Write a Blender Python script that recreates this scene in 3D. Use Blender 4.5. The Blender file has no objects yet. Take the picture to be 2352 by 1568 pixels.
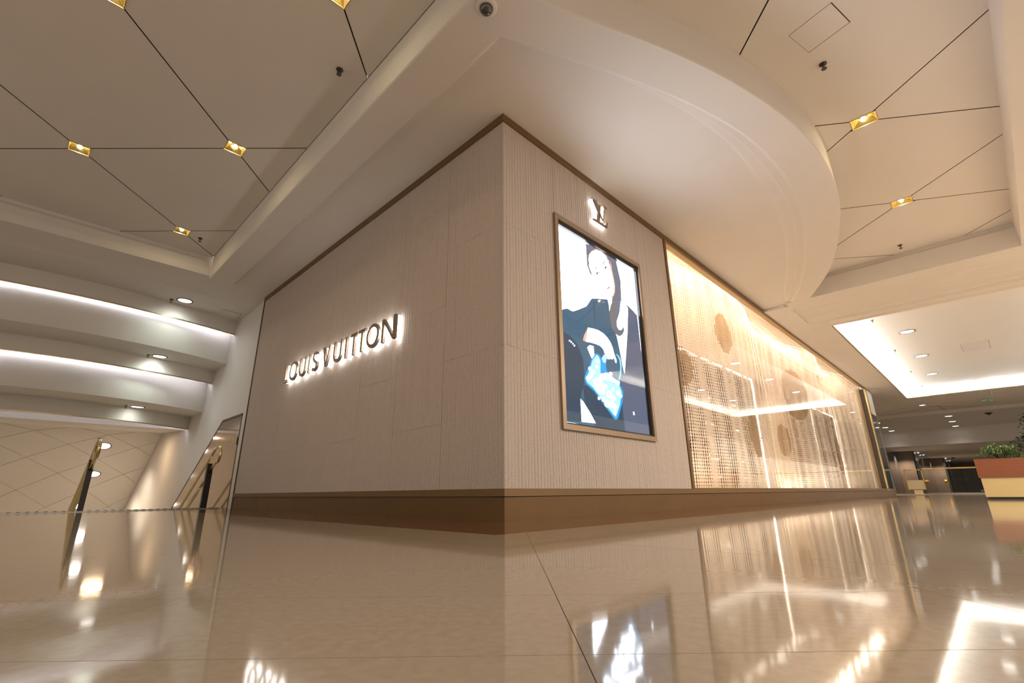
import bpy, bmesh, math, random
from mathutils import Vector, Matrix
random.seed(7)
S = bpy.context.scene
COL = S.collection

# ------------------------------------------------------------------ camera
CAM = ((0.7015140799794086, -0.21157550263997404, -0.6805246522156904),
       (-0.712601237909325, -0.22004572097412087, -0.6661676638888119),
       (-0.008801779407691779, 0.9522687054417056, -0.30513413659509925))
cd = bpy.data.cameras.new('camera'); cam = bpy.data.objects.new('camera', cd); COL.objects.link(cam)
mw = Matrix(CAM).to_4x4(); mw.translation = Vector((0, 0, .22)); cam.matrix_world = mw
cd.sensor_width = 36; cd.lens = 1087 / 2352 * 36; cd.clip_start = .01; cd.clip_end = 400
S.camera = cam
# ------------------------------------------------------------------ world, exposure
w = bpy.data.worlds.new('world'); S.world = w; w.use_nodes = True
w.node_tree.nodes['Background'].inputs[0].default_value = (1.0, .84, .68, 1)
w.node_tree.nodes['Background'].inputs[1].default_value = .57
S.view_settings.view_transform = 'Standard'; S.view_settings.look = 'None'
S.view_settings.exposure = 0.50; S.view_settings.gamma = 1; S.view_settings.use_curve_mapping = False
def area_light(name, loc, size, energy, color, rot=(0, 0, 0), sizey=None, shape='DISK', spread=None):
    l = bpy.data.lights.new(name, 'AREA'); l.energy = energy; l.color = color; l.size = size
    l.shape = shape
    if sizey: l.shape = 'RECTANGLE'; l.size_y = sizey
    if spread: l.spread = spread
    o = bpy.data.objects.new(name, l); o.location = loc; o.rotation_euler = rot; COL.objects.link(o); return o
def spot_light(name, loc, energy, color, angle=100, blend=.6, size=.05):
    l = bpy.data.lights.new(name, 'SPOT'); l.energy = energy; l.color = color
    l.spot_size = math.radians(angle); l.spot_blend = blend; l.shadow_soft_size = size
    o = bpy.data.objects.new(name, l); o.location = loc; COL.objects.link(o); return o
WARM = (1, .74, .45); NEUT = (1, .93, .82); COOL = (.84, 1, .90); LED = (.93, .93, 1)
# unseen fill lamps added behind and beside the viewer to brighten the concourse
for x, y, e_ in ((-3, -3, 25), (3.0, -3.4, 90), (7.5, -3.2, 290), (11.5, -4.6, 400), (-2.2, 2, 15)):
    area_light('concourse_fill', (x, y, 3.9), .5, e_, (1, .86, .70))
area_light('shop_ceiling_lamp', (10.2, 4.0, 4.55), 7.0, 215, (1, .88, .74), sizey=.3)
area_light('shop_ceiling_lamp', (18, 4.0, 4.55), 8.0, 280, (1, .88, .74), sizey=.3)
area_light('shop_floor_fill', (14.3, 3.97, .26), 15.5, 150, (1, .86, .70), rot=(math.pi, 0, 0), sizey=.1)  # unseen uplight added behind the sill to brighten the lower curtain
area_light('shop_ceiling_lamp', (14, 6.0, 4.5), 12.0, 120, (1, .88, .74), sizey=.6)
area_light('curtain_lamp', (14.6, 3.17, 4.5), 15.0, 38, (1, .92, .82), rot=(.12, 0, 0), sizey=.06)

# ------------------------------------------------------------------ helpers
def lin(c):
    c /= 255
    return c / 12.92 if c <= .04045 else ((c + .055) / 1.055) ** 2.4
def rgb(r, g, b): return (lin(r), lin(g), lin(b), 1)
def mat(name, col, rough=.5, metal=0, emit=None, es=1, noise=0, nscale=8, bump=0, bscale=30, spec=None, coat=0, stretch=None):
    m = bpy.data.materials.new(name); m.use_nodes = True; n = m.node_tree; b = n.nodes['Principled BSDF']
    b.inputs['Base Color'].default_value = col; b.inputs['Roughness'].default_value = rough
    b.inputs['Metallic'].default_value = metal
    if spec is not None: b.inputs['Specular IOR Level'].default_value = spec
    if coat: b.inputs['Coat Weight'].default_value = coat; b.inputs['Coat Roughness'].default_value = .03
    if emit: b.inputs['Emission Color'].default_value = emit; b.inputs['Emission Strength'].default_value = es
    if noise or bump:
        tc = n.nodes.new('ShaderNodeTexCoord'); mp = n.nodes.new('ShaderNodeMapping')
        n.links.new(tc.outputs['Object'], mp.inputs[0])
        if stretch: mp.inputs['Scale'].default_value = stretch
    if noise:
        t = n.nodes.new('ShaderNodeTexNoise'); t.inputs['Scale'].default_value = nscale; t.inputs['Detail'].default_value = 5
        n.links.new(mp.outputs[0], t.inputs[0])
        r = n.nodes.new('ShaderNodeMapRange'); r.inputs[1].default_value = .3; r.inputs[2].default_value = .7
        r.inputs[3].default_value = 1 - noise; r.inputs[4].default_value = 1 + noise
        n.links.new(t.outputs[0], r.inputs[0])
        v = n.nodes.new('ShaderNodeVectorMath'); v.operation = 'SCALE'; v.inputs[0].default_value = col[:3]
        n.links.new(r.outputs[0], v.inputs['Scale']); n.links.new(v.outputs[0], b.inputs['Base Color'])
    if bump:
        t2 = n.nodes.new('ShaderNodeTexNoise'); t2.inputs['Scale'].default_value = bscale; t2.inputs['Detail'].default_value = 4
        n.links.new(mp.outputs[0], t2.inputs[0])
        bp = n.nodes.new('ShaderNodeBump'); bp.inputs['Strength'].default_value = 1; bp.inputs['Distance'].default_value = bump
        n.links.new(t2.outputs[0], bp.inputs['Height']); n.links.new(bp.outputs[0], b.inputs['Normal'])
    return m
def glass(name, tint=(1, 1, 1, 1), ior=1.5):
    m = bpy.data.materials.new(name); m.use_nodes = True; n = m.node_tree; n.nodes.clear()
    o = n.nodes.new('ShaderNodeOutputMaterial'); mx = n.nodes.new('ShaderNodeMixShader')
    t = n.nodes.new('ShaderNodeBsdfTransparent'); t.inputs[0].default_value = tint
    g = n.nodes.new('ShaderNodeBsdfGlossy'); g.inputs['Roughness'].default_value = .0
    f = n.nodes.new('ShaderNodeFresnel'); f.inputs[0].default_value = ior
    ge = n.nodes.new('ShaderNodeNewGeometry'); mr = n.nodes.new('ShaderNodeMapRange')   # same reflectance seen from either side
    mr.inputs[3].default_value = ior; mr.inputs[4].default_value = 1 / ior
    n.links.new(ge.outputs['Backfacing'], mr.inputs[0]); n.links.new(mr.outputs[0], f.inputs[0])
    n.links.new(f.outputs[0], mx.inputs[0]); n.links.new(t.outputs[0], mx.inputs[1]); n.links.new(g.outputs[0], mx.inputs[2])
    n.links.new(mx.outputs[0], o.inputs[0]); return m
M = dict(
    paint=mat('ceiling_paint', (.72, .685, .645, 1), .75, noise=.015, nscale=1.5),
    paint_cool=mat('white_paint', (.76, .73, .68, 1), .7),
    joint=mat('stone_joint', (.30, .24, .195, 1), .9),
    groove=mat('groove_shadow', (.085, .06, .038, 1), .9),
    stone=mat('ribbed_limestone', (.53, .455, .41, 1), .85, noise=.07, nscale=60, bump=.005, bscale=90),
    trim=mat('bronze_trim', (.20, .12, .052, 1), .45, .4, bump=.0004, bscale=60),
    plinth=mat('bronze_plinth', (.16, .088, .030, 1), .42, .4, noise=.06, nscale=3),
    frame=mat('display_frame_bronze', (.32, .235, .16, 1), .4, .5),
    tile=mat('polished_cream_stone', (.36, .298, .228, 1), .06, noise=.07, nscale=45, bump=.00022, bscale=7, spec=.5),
    border=mat('polished_brown_stone', (.115, .048, .024, 1), .10, noise=.22, nscale=9, bump=.0002, bscale=9, spec=.5),
    grout=mat('grout', (.26, .20, .14, 1), .6),
    brass=mat('polished_brass', (.74, .60, .32, 1), .18, 1),
    brass_dull=mat('satin_brass', (.60, .49, .31, 1), .32, 1),
    gold=mat('gold_reflector', (.88, .70, .26, 1), .22, 1),
    black=mat('black_lacquer', (.012, .010, .009, 1), .3),
    dark=mat('dark_rubber', (.03, .028, .026, 1), .6),
    steel=mat('brushed_steel', (.45, .43, .40, 1), .3, 1),
    darksteel=mat('dark_metal', (.10, .085, .07, 1), .45, .8),
    letter=mat('brushed_bronze_letter', (.30, .24, .19, 1), .4, .8),
    halo=mat('lit_acrylic', (1, 1, 1, 1), .5, emit=(1, .97, .92, 1), es=4.2),
    bulb=mat('lit_bulb', (1, 1, 1, 1), .5, emit=(1, .82, .5, 1), es=130),
    lens=mat('lit_downlight', (1, 1, 1, 1), .5, emit=(1, .95, .88, 1), es=7),
    led=mat('lit_led_strip', (1, 1, 1, 1), .5, emit=(.88, .88, 1, 1), es=12),
    led_cove=mat('lit_cove_strip', (1, 1, 1, 1), .5, emit=(1, .97, .93, 1), es=90),
    led_rail=mat('lit_rail_strip', (1, 1, 1, 1), .5, emit=(1, .92, .80, 1), es=4.5),
    led_shelf=mat('lit_shelf_strip', (1, 1, 1, 1), .5, emit=(1, .90, .72, 1), es=7),
    chain=mat('rose_gold_sequin', (.82, .73, .65, 1), .42, .3),
    chain_dark=mat('bronze_sequin', (.44, .31, .19, 1), .42, .35),
    inner=mat('shop_plaster', (.74, .645, .55, 1), .7),
    shelfwood=mat('shelf_panel', (.42, .34, .24, 1), .5),
    shelfdark=mat('shelf_edge_bronze', (.16, .10, .055, 1), .4, .4),
    glass=glass('window_glass', (.97, .96, .94, 1), 1.5),
    cover=glass('cover_glass', (1, 1, 1, 1), 1.45),
    mirror=mat('bronze_mirror_cladding', (.62, .53, .44, 1), .07, .9, bump=.0012, bscale=1.6),
    tan=mat('tan_metal_panel', (.52, .38, .20, 1), .45, .3),
    paper=mat('cream_paper_panel', (.85, .72, .47, 1), .6),
    barrier=mat('yellow_brass_paint', (.80, .58, .22, 1), .35, .3),
    darkglass=mat('dark_glazing', (.075, .085, .09, 1), .08, 0, spec=.5),
    brown=mat('brown_fabric_panel', (.16, .122, .095, 1), .5, noise=.15, nscale=2),
    wood=mat('red_brown_wood', (.19, .058, .022, 1), .4, noise=.08, nscale=4, stretch=(1, .6, 9)),
    cream=mat('cream_laminate', (.50, .40, .19, 1), .45),
    soil=mat('soil', (.05, .035, .02, 1), .9),
    leaf=mat('green_leaf', (.09, .17, .045, 1), .5, noise=.3, nscale=9),
    leaf_pale=mat('pale_leaf', (.30, .36, .17, 1), .5),
    leaf_dark=mat('dark_leaf', (.022, .024, .013, 1), .75, spec=.2),
    bark=mat('bark', (.10, .07, .05, 1), .8),
    green=mat('green_pictogram', (.02, .22, .10, 1), .5),
    clear=glass('clear_acrylic', (.95, .96, .95, 1), 1.2),
    orange=mat('lit_orange_sign', (.9, .4, .02, 1), .5, emit=(1, .45, .02, 1), es=1.2),
    dome=mat('smoked_dome', (.02, .02, .022, 1), .05, spec=.8, coat=1),
    step=mat('stair_stone', (.60, .54, .46, 1), .4),
)
def sequin(m, col, amt):                    # metallic discs made translucent so shop light from behind brightens their fronts
    n = m.node_tree; out = n.nodes['Material Output']; b = n.nodes['Principled BSDF']; mx = n.nodes.new('ShaderNodeMixShader')
    t = n.nodes.new('ShaderNodeBsdfTranslucent'); t.inputs[0].default_value = col; mx.inputs[0].default_value = amt
    n.links.new(b.outputs[0], mx.inputs[1]); n.links.new(t.outputs[0], mx.inputs[2]); n.links.new(mx.outputs[0], out.inputs[0])
sequin(M['chain'], (.95, .80, .66, 1), .42); sequin(M['chain_dark'], (.60, .40, .22, 1), .35)
def setk(o, label=None, cat=None, group=None, kind=None):
    if label: o['label'] = label
    if cat: o['category'] = cat
    if group: o['group'] = group
    if kind: o['kind'] = kind
    return o
def obj(name, verts, faces, m, parent=None, mi=None, smooth=False):
    me = bpy.data.meshes.new(name); me.from_pydata([tuple(v) for v in verts], [], faces)
    for x in (m if isinstance(m, (list, tuple)) else [m]): me.materials.append(M[x] if isinstance(x, str) else x)
    if mi: me.polygons.foreach_set('material_index', mi)
    if smooth: me.polygons.foreach_set('use_smooth', [True] * len(me.polygons))
    bm = bmesh.new(); bm.from_mesh(me); bmesh.ops.recalc_face_normals(bm, faces=bm.faces); bm.to_mesh(me); bm.free()
    o = bpy.data.objects.new(name, me); COL.objects.link(o)
    if parent: o.parent = parent
    return o
def thing(name, loc=(0, 0, 0), **k):
    o = bpy.data.objects.new(name, None); o.location = loc; o.empty_display_size = .1; COL.objects.link(o); setk(o, **k); return o
class G:                                    # collects geometry; offsets everything by -origin
    def __init__(s, org=(0, 0, 0)): s.v = []; s.f = []; s.mi = []; s.o = Vector(org)
    def add(s, vs, fs, mi=0):
        n = len(s.v); s.v += [Vector(v) - s.o for v in vs]; s.f += [tuple(i + n for i in f) for f in fs]; s.mi += [mi] * len(fs); return s
    def box(s, a, b, mi=0):
        x0, y0, z0 = a; x1, y1, z1 = b
        return s.add([(x0, y0, z0), (x1, y0, z0), (x1, y1, z0), (x0, y1, z0), (x0, y0, z1), (x1, y0, z1), (x1, y1, z1), (x0, y1, z1)],
                     [(0, 3, 2, 1), (4, 5, 6, 7), (0, 1, 5, 4), (1, 2, 6, 5), (2, 3, 7, 6), (3, 0, 4, 7)], mi)
    def prism(s, poly, fa, fb, mi=0):       # poly: 2D points; fa/fb map a 2D point to 3D on the two faces
        n = len(poly)
        return s.add([fa(p) for p in poly] + [fb(p) for p in poly],
                     [tuple(range(n))[::-1], tuple(range(n, 2 * n))] + [(i, (i + 1) % n, n + (i + 1) % n, n + i) for i in range(n)], mi)
    def tube(s, pts, r, seg=10, mi=0, caps=True, radii=None):
        pts = [Vector(p) for p in pts]; n = len(pts); rings = []
        up = None
        for i, p in enumerate(pts):
            t = (pts[min(i + 1, n - 1)] - pts[max(i - 1, 0)]).normalized()
            if up is None: up = t.orthogonal().normalized()
            u = (up - t * up.dot(t)).normalized(); up = u; v = t.cross(u); rr = radii[i] if radii else r
            rings.append([p + (u * math.cos(2 * math.pi * k / seg) + v * math.sin(2 * math.pi * k / seg)) * rr for k in range(seg)])
        vs = [q for rg in rings for q in rg]
        fs = [(i * seg + k, i * seg + (k + 1) % seg, (i + 1) * seg + (k + 1) % seg, (i + 1) * seg + k) for i in range(n - 1) for k in range(seg)]
        if caps: fs += [tuple(range(seg))[::-1], tuple(range((n - 1) * seg, n * seg))]
        return s.add(vs, fs, mi)
    def lathe(s, prof, c, seg=20, mi=0, up=1):  # prof: (r, z) list round a vertical axis at c
        vs = []; fs = []
        for r, z in prof:
            vs += [(c[0] + r * math.cos(2 * math.pi * k / seg), c[1] + r * math.sin(2 * math.pi * k / seg), c[2] + z * up) for k in range(seg)]
        for i in range(len(prof) - 1):
            fs += [(i * seg + k, i * seg + (k + 1) % seg, (i + 1) * seg + (k + 1) % seg, (i + 1) * seg + k) for k in range(seg)]
        if prof[-1][0] > 0: fs.append(tuple(range((len(prof) - 1) * seg, len(prof) * seg)))
        return s.add(vs, fs, mi)
    def build(s, name, m, parent=None, smooth=False): return obj(name, s.v, s.f, m, parent, s.mi if isinstance(m, (list, tuple)) else None, smooth)
def clip(poly, a, b, c):                    # keep a*x + b*y <= c
    out = []
    for i in range(len(poly)):
        p, q = poly[i], poly[(i + 1) % len(poly)]
        dp, dq = a * p[0] + b * p[1] - c, a * q[0] + b * q[1] - c
        if dp <= 1e-9: out.append(p)
        if (dp < -1e-9 and dq > 1e-9) or (dp > 1e-9 and dq < -1e-9):
            t = dp / (dp - dq); out.append((p[0] + (q[0] - p[0]) * t, p[1] + (q[1] - p[1]) * t))
    return out
def area2(poly): return abs(sum(poly[i][0] * poly[(i + 1) % len(poly)][1] - poly[(i + 1) % len(poly)][0] * poly[i][1] for i in range(len(poly)))) / 2
def inset(poly, d):
    if sum(poly[i][0] * poly[(i + 1) % len(poly)][1] - poly[(i + 1) % len(poly)][0] * poly[i][1] for i in range(len(poly))) < 0: poly = poly[::-1]
    out = poly
    for i in range(len(poly)):
        p, q = poly[i], poly[(i + 1) % len(poly)]; dx, dy = q[0] - p[0], q[1] - p[1]; L = math.hypot(dx, dy)
        if L < 1e-6: continue
        nx, ny = dy / L, -dx / L
        out = clip(out, nx, ny, nx * p[0] + ny * p[1] - d)
        if len(out) < 3: return []
    return out
def dup(root, loc, label=None, rot=None):
    r = root.copy(); COL.objects.link(r); r.location = loc
    if label: r['label'] = label
    if rot: r.rotation_euler = rot
    for ch in list(root.children):
        c = ch.copy(); COL.objects.link(c); c.parent = r
        for g in ch.children:
            d = g.copy(); COL.objects.link(d); d.parent = c
    return r
STR = dict(kind='structure')
CX, CY, H = 2.832, 2.873, 4.02              # outer corner of the shop, soffit height
ZB, ZU = 3.96, 4.40                         # band underside, upper ceiling

# ------------------------------------------------------------------ floor
fl = G().box((-7, -9, -.10), (80, 10.45, -.004)).build('floor', 'grout'); setk(fl, **STR)
tiles = []
for i in range(-30, 60):
    for j in range(-40, 100):
        u0, u1 = -1.05 + 1.2 * i, .15 + 1.2 * i            # X - Y
        v0, v1 = 1.10 + .5875 * j, 1.10 + .5875 * (j + 1)  # X + Y
        poly = [((u + v) / 2, (v - u) / 2) for u, v in ((u0, v0), (u1, v0), (u1, v1), (u0, v1))]
        cx, cy = (u0 + u1 + v0 + v1) / 4, (v0 + v1 - u0 - u1) / 4
        if cx < -6 or cx > 36 or cy < -8 or cy > 11: continue
        poly = clip(clip(inset(poly, .0008), 0, 1, 10.3), -1, 0, 6.5)
        if len(poly) < 3: continue
        for pc in (clip(poly, 1, 0, 1.948), clip(clip(poly, -1, 0, -1.952), 0, 1, 2.048)):
            if len(pc) >= 3 and area2(pc) > .002:
                mx, my = sum(p[0] for p in pc) / len(pc), sum(p[1] for p in pc) / len(pc)
                d = math.hypot(mx, my)
                e = abs(math.degrees(math.atan2(my, mx)) - 45)
                tiles.append((d if e < 55 and d > .2 else d + 1000, pc))
for k in range(0, 40):                                     # plain polished slab far down the mall
    tiles.append((5000 + k, [(36 + k * 1.1, -8), (37.098 + k * 1.1, -8), (37.098 + k * 1.1, 5.2), (36 + k * 1.1, 5.2)]))
tiles.sort(key=lambda t: t[0])
def slab_geo(g, pc, z0=-.014, z1=0, org=(0, 0)):
    g.prism(pc, lambda p: (p[0], p[1], z0), lambda p: (p[0], p[1], z1))
for d, pc in tiles[:285]:
    mx, my = sum(p[0] for p in pc) / len(pc), sum(p[1] for p in pc) / len(pc)
    g = G((mx, my, 0)); slab_geo(g, pc); o = g.build('floor_tile', 'tile', fl); o.location = (mx, my, 0)
g = G()
for d, pc in tiles[285:]: slab_geo(g, pc)
setk(g.build('floor_tile_field', 'tile', fl), kind='stuff')
# brown stone border round the shop
xs = [1.952 + k * 1.2 for k in range(30)]
for k in range(18):
    pc = [(xs[k], 2.052), (xs[k + 1] - .003, 2.052), (xs[k + 1] - .003, 2.95), (xs[k], 2.95)]
    g = G((pc[0][0], pc[0][1], 0)); slab_geo(g, pc); o = g.build('border_slab', 'border', fl); o.location = (pc[0][0], pc[0][1], 0)
for k in range(7):
    y0 = 2.953 + k * 1.05
    pc = [(1.952, y0), (2.9, y0), (2.9, min(y0 + 1.047, 10.3)), (1.952, min(y0 + 1.047, 10.3))]
    g = G((1.952, y0, 0)); slab_geo(g, pc); o = g.build('border_slab', 'border', fl); o.location = (1.952, y0, 0)
# metal nosing with slots at the top of the stair
ns = thing('floor_edge_strip', (-2, 10.3, 0), label='ribbed steel edge strip across the top of the stairwell', cat='edge strip')
g = G((-2, 10.3, 0)).box((-4, 10.303, -.05), (2.84, 10.45, .012)); g.build('strip', 'steel', ns)
g = G((-2, 10.3, 0))
for k in range(68): g.box((-3.95 + k * .1, 10.30, .0125), (-3.91 + k * .1, 10.45, .018))
g.build('strip_rib', 'darksteel', ns)['kind'] = 'stuff'

# ------------------------------------------------------------------ stairwell
g = G()
for k in range(26): g.box((-4, 10.45 + k * .3, -6), (2.86, 10.75 + k * .3, -.02 - (k + 1) * .173))
setk(g.build('stairs', 'step'), **STR)
setk(G().box((-4, 18.25, -6.2), (2.86, 32, -4.6)).build('floor.001', 'step'), **STR)

# ------------------------------------------------------------------ upper ceiling with diamond panels
def beamY(x): return -.87 - .042 * (x - 4.8) if x > 4.8 else -.87
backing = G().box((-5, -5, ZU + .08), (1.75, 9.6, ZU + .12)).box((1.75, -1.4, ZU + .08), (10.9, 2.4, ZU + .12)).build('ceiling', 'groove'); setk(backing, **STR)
def split(polys, p, q):
    dx, dy = q[0] - p[0], q[1] - p[1]; a, b = dy, -dx; c = a * p[0] + b * p[1]; out = []
    for P in polys:
        for s in (1, -1):
            r = clip(P, a * s, b * s, c * s)
            if len(r) >= 3 and area2(r) > .003: out.append(r)
    return out
left_lights = [(1.11, 3.17), (-.285, 4.565), (1.10, 5.945), (-.28, 7.32), (1.11, 8.71)]
right_lights = [(6.21, .19), (8.64, .105)]
def panels(polys, lights, hx, hy):
    for P in polys:
        P = inset(P, .007)
        if len(P) < 3: continue
        mx, my = sum(p[0] for p in P) / len(P), sum(p[1] for p in P) / len(P)
        for lx, ly in lights:
            if any(abs(p[0] - lx) < .1 and abs(p[1] - ly) < .1 for p in P):
                dx, dy = mx - lx, my - ly
                if abs(dx) / hx > abs(dy) / hy: P = clip(P, -1 if dx > 0 else 1, 0, -(lx + hx) if dx > 0 else (lx - hx))
                else: P = clip(P, 0, -1 if dy > 0 else 1, -(ly + hy) if dy > 0 else (ly - hy))
        if len(P) < 3: continue
        g = G((mx, my, ZU)); g.prism(P, lambda p: (p[0], p[1], ZU), lambda p: (p[0], p[1], ZU + .025)); g.mi = [0, 0] + [1] * (len(g.mi) - 2)  # panel sides coloured dark to stand in for shade in the grooves
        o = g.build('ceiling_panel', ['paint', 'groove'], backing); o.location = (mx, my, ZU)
PL = [[(-4.5, -4.5), (1.745, -4.5), (1.745, 9.45), (-4.5, 9.45)]]
for c in (2.06, 4.85, 7.60, 10.4, -.7): PL = split(PL, (0, c), (1, c + 1))
for c in (-1.2, 1.5, 4.28, 7.04, 9.82): PL = split(PL, (0, c), (1, c - 1))
panels(PL, left_lights, .105, .105)
PR = [[(1.75, -1.2), (10.75, -1.2), (10.75, 2.3), (1.75, 2.3)]]
for p, q in (((5.393, -.867), (6.511, .622)), ((5.881, .646), (7.029, -.928)), ((7.759, -.933), (9.539, 1.166)),
             ((8.187, .821), (9.331, -1.018)), ((3.845, .514), (4.326, .993)), ((10.807, -.408), (10.176, -1.062)), ((10.032, 1.337), (10.809, .284))):
    PR = split(PR, p, q)
panels(PR, right_lights, .105, .13)

# ------------------------------------------------------------------ curved band, recess and soffit round the shop
def resample(pts, n):
    L = [0]
    for a, b in zip(pts, pts[1:]): L.append(L[-1] + math.dist(a, b))
    out = []; k = 0
    for i in range(n):
        t = L[-1] * i / (n - 1)
        while k < len(pts) - 2 and L[k + 1] < t: k += 1
        f = (t - L[k]) / (L[k + 1] - L[k]); a, b = pts[k], pts[k + 1]
        out.append((a[0] + (b[0] - a[0]) * f, a[1] + (b[1] - a[1]) * f))
    return out
def smoothpts(pts, it=3):
    for _ in range(it):
        q = [pts[0]]
        for a, b in zip(pts, pts[1:]):
            q += [(a[0] * .75 + b[0] * .25, a[1] * .75 + b[1] * .25), (a[0] * .25 + b[0] * .75, a[1] * .25 + b[1] * .75)]
        pts = q + [pts[-1]]
    return pts
BO = [(1.745, 2.15), (1.95, 1.86), (2.17, 1.75), (2.60, 1.56), (3.08, 1.325), (3.70, 1.075), (4.35, .87), (5.05, .71), (5.75, .625),
      (6.45, .62), (7.25, .70), (8.0, .87), (8.8, 1.07), (9.6, 1.35), (10.66, 1.90)]
BI = [(2.135, 2.215), (2.46, 2.06), (2.98, 1.79), (3.50, 1.56), (4.14, 1.325), (4.90, 1.12), (5.60, 1.05), (6.30, 1.04), (7.10, 1.13), (7.65, 1.23),
      (8.3, 1.38), (9.2, 1.63), (10.1, 1.95), (10.9, 2.36)]
nL, nR = 10, 56
ob = resample([(1.745, 9.36), (1.745, 2.15)], nL)[:-1] + resample(smoothpts(BO), nR)
ib = resample([(2.135, 9.36), (2.135, 2.215)], nL)[:-1] + resample(smoothpts(BI), nR)
rows = []
for i, (o_, i_) in enumerate(zip(ob, ib)):
    wall = (CX + .08, i_[1]) if i < nL else (i_[0], CY + .3)
    if i >= nL - 1: wall = (max(CX + .08, i_[0] + .55 * max(0, 1 - (i - nL) / 12)), CY + .08) if i >= nL else (CX + .08, CY + .08)
    if wall[0] > 6.2: wall = (wall[0], CY)
    dx, dy = wall[0] - i_[0], wall[1] - i_[1]; L = math.hypot(dx, dy) or 1; ux, uy = dx / L, dy / L
    ox, oy = o_[0] - i_[0], o_[1] - i_[1]; Lo = math.hypot(ox, oy); ox, oy = ox / Lo, oy / Lo
    wf = .03 + .23 * min(1, max(0, (i_[0] - 3.2) / 2.6)); wf *= min(1, max(.2, (11.1 - i_[0]) / 1.2)); wf = min(wf, L * .6)
    f = lambda a, z: (i_[0] + ux * a, i_[1] + uy * a, z)
    e = lambda a, z: (o_[0] + ox * a, o_[1] + oy * a, z)
    rows.append([e(.0, ZU + .02), e(.0, ZU - .04), e(-.004, ZU - .10), e(.0, ZU - .18), e(0, ZB + .012), e(-.012, ZB), f(0, ZB), f(.04, ZB + .03), f(.04 + wf * .35, ZB + .032), f(.04 + wf * .42, ZB + .042), f(.04 + wf * .85, ZB + .048), f(.04 + wf, H), (wall[0], wall[1], H)])
nc = len(rows[0]); vs = [p for r in rows for p in r]
fs = [(i * nc + j, i * nc + j + 1, (i + 1) * nc + j + 1, (i + 1) * nc + j) for i in range(len(rows) - 1) for j in range(nc - 1)]
band = obj('ceiling.001', vs, fs, 'paint'); setk(band, **STR)
for p in band.data.polygons: p.use_smooth = False

# far ceiling: face of the tray, stepped mouldings, cove, corridor
def sweepx(name, prof, y0, y1, m='paint'):   # prof of (x, z), extruded along y
    v = [(x, y0, z) for x, z in prof] + [(x, y1, z) for x, z in prof]; n = len(prof)
    return setk(obj(name, v, [(i, i + 1, n + i + 1, n + i) for i in range(n - 1)], m), **STR)
sweepx('ceiling.002', [(10.70, ZU + .02), (10.69, ZU - .06), (10.655, 4.30), (10.65, ZB - .003), (11.12, ZB - .003), (11.13, 3.982), (11.36, 3.99), (11.38, 3.975), (11.62, 3.975), (11.64, 4.0),
                       (11.98, 4.0), (12.0, 3.98), (12.34, 3.98), (12.36, 3.955), (12.66, 3.95), (12.68, 3.915), (12.852, 3.915)], -8, 2.36)
setk(G().box((10.85, 2.36, ZB - .003), (22.9, CY, ZB + .03)).build('ceiling.003', 'paint'), **STR)
# cove: lip, shelf, upper ceiling
CVX0, CVX1, CVY0, CVY1, CVZ = 12.85, 26.0, -2.95, 1.97, 3.915
g = G()
g.box((CVX0, CVY1, CVZ), (CVX1, 2.36, CVZ + .03)); g.box((CVX0, -8, CVZ), (CVX1, CVY0, CVZ + .03)); g.box((CVX1, -8, CVZ), (29.4, 2.36, CVZ + .03))
g.box((22.9, 2.36, CVZ + .02), (29.4, 6, CVZ + .05))
setk(g.build('ceiling.005', 'paint'), **STR)
g = G()
g.box((CVX0 - .4, CVY0 - .45, 4.2), (CVX1 + .45, CVY1 + .38, 4.23))
g.box((CVX0 - .43, CVY0 - .45, CVZ + .03), (CVX0 - .4, CVY1 + .38, 4.23)); g.box((CVX1 + .45, CVY0 - .45, CVZ + .03), (CVX1 + .48, CVY1 + .38, 4.23))
g.box((CVX0 - .4, CVY1 + .36, CVZ + .03), (CVX1 + .45, CVY1 + .39, 4.23)); g.box((CVX0 - .4, CVY0 - .47, CVZ + .03), (CVX1 + .45, CVY0 - .44, 4.23))
g.box((CVX0 - .42, CVY0, CVZ + .004), (CVX0 + .0, CVY1, CVZ + .03))
setk(g.build('ceiling.006', 'paint_cool'), **STR)
g = G(); t = .035
g.box((CVX0, CVY1 - .012, CVZ - .006), (CVX1, CVY1 + .02, CVZ + t)); g.box((CVX1 - .01, CVY0, CVZ - .006), (CVX1 + .03, CVY1, CVZ + t))
g.box((CVX0, CVY0 - .02, CVZ - .006), (CVX1, CVY0 + .012, CVZ + t))
setk(g.build('trim_1', 'brass_dull'), **STR)
led = thing('cove_light_strip', (CVX0, CVY1, CVZ), label='white LED strip hidden along the edge of the big ceiling cove', cat='light strip')
for a, b in (((CVX0, CVY1 + .12, CVZ + .035), (CVX1, CVY1 + .17, CVZ + .06)), ((CVX1 + .12, CVY0, CVZ + .035), (CVX1 + .17, CVY1, CVZ + .06)),
             ((CVX0, CVY0 - .17, CVZ + .035), (CVX1, CVY0 - .12, CVZ + .06))):
    G((CVX0, CVY1, CVZ)).box(a, b).build('strip', 'led_cove', led)
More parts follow.
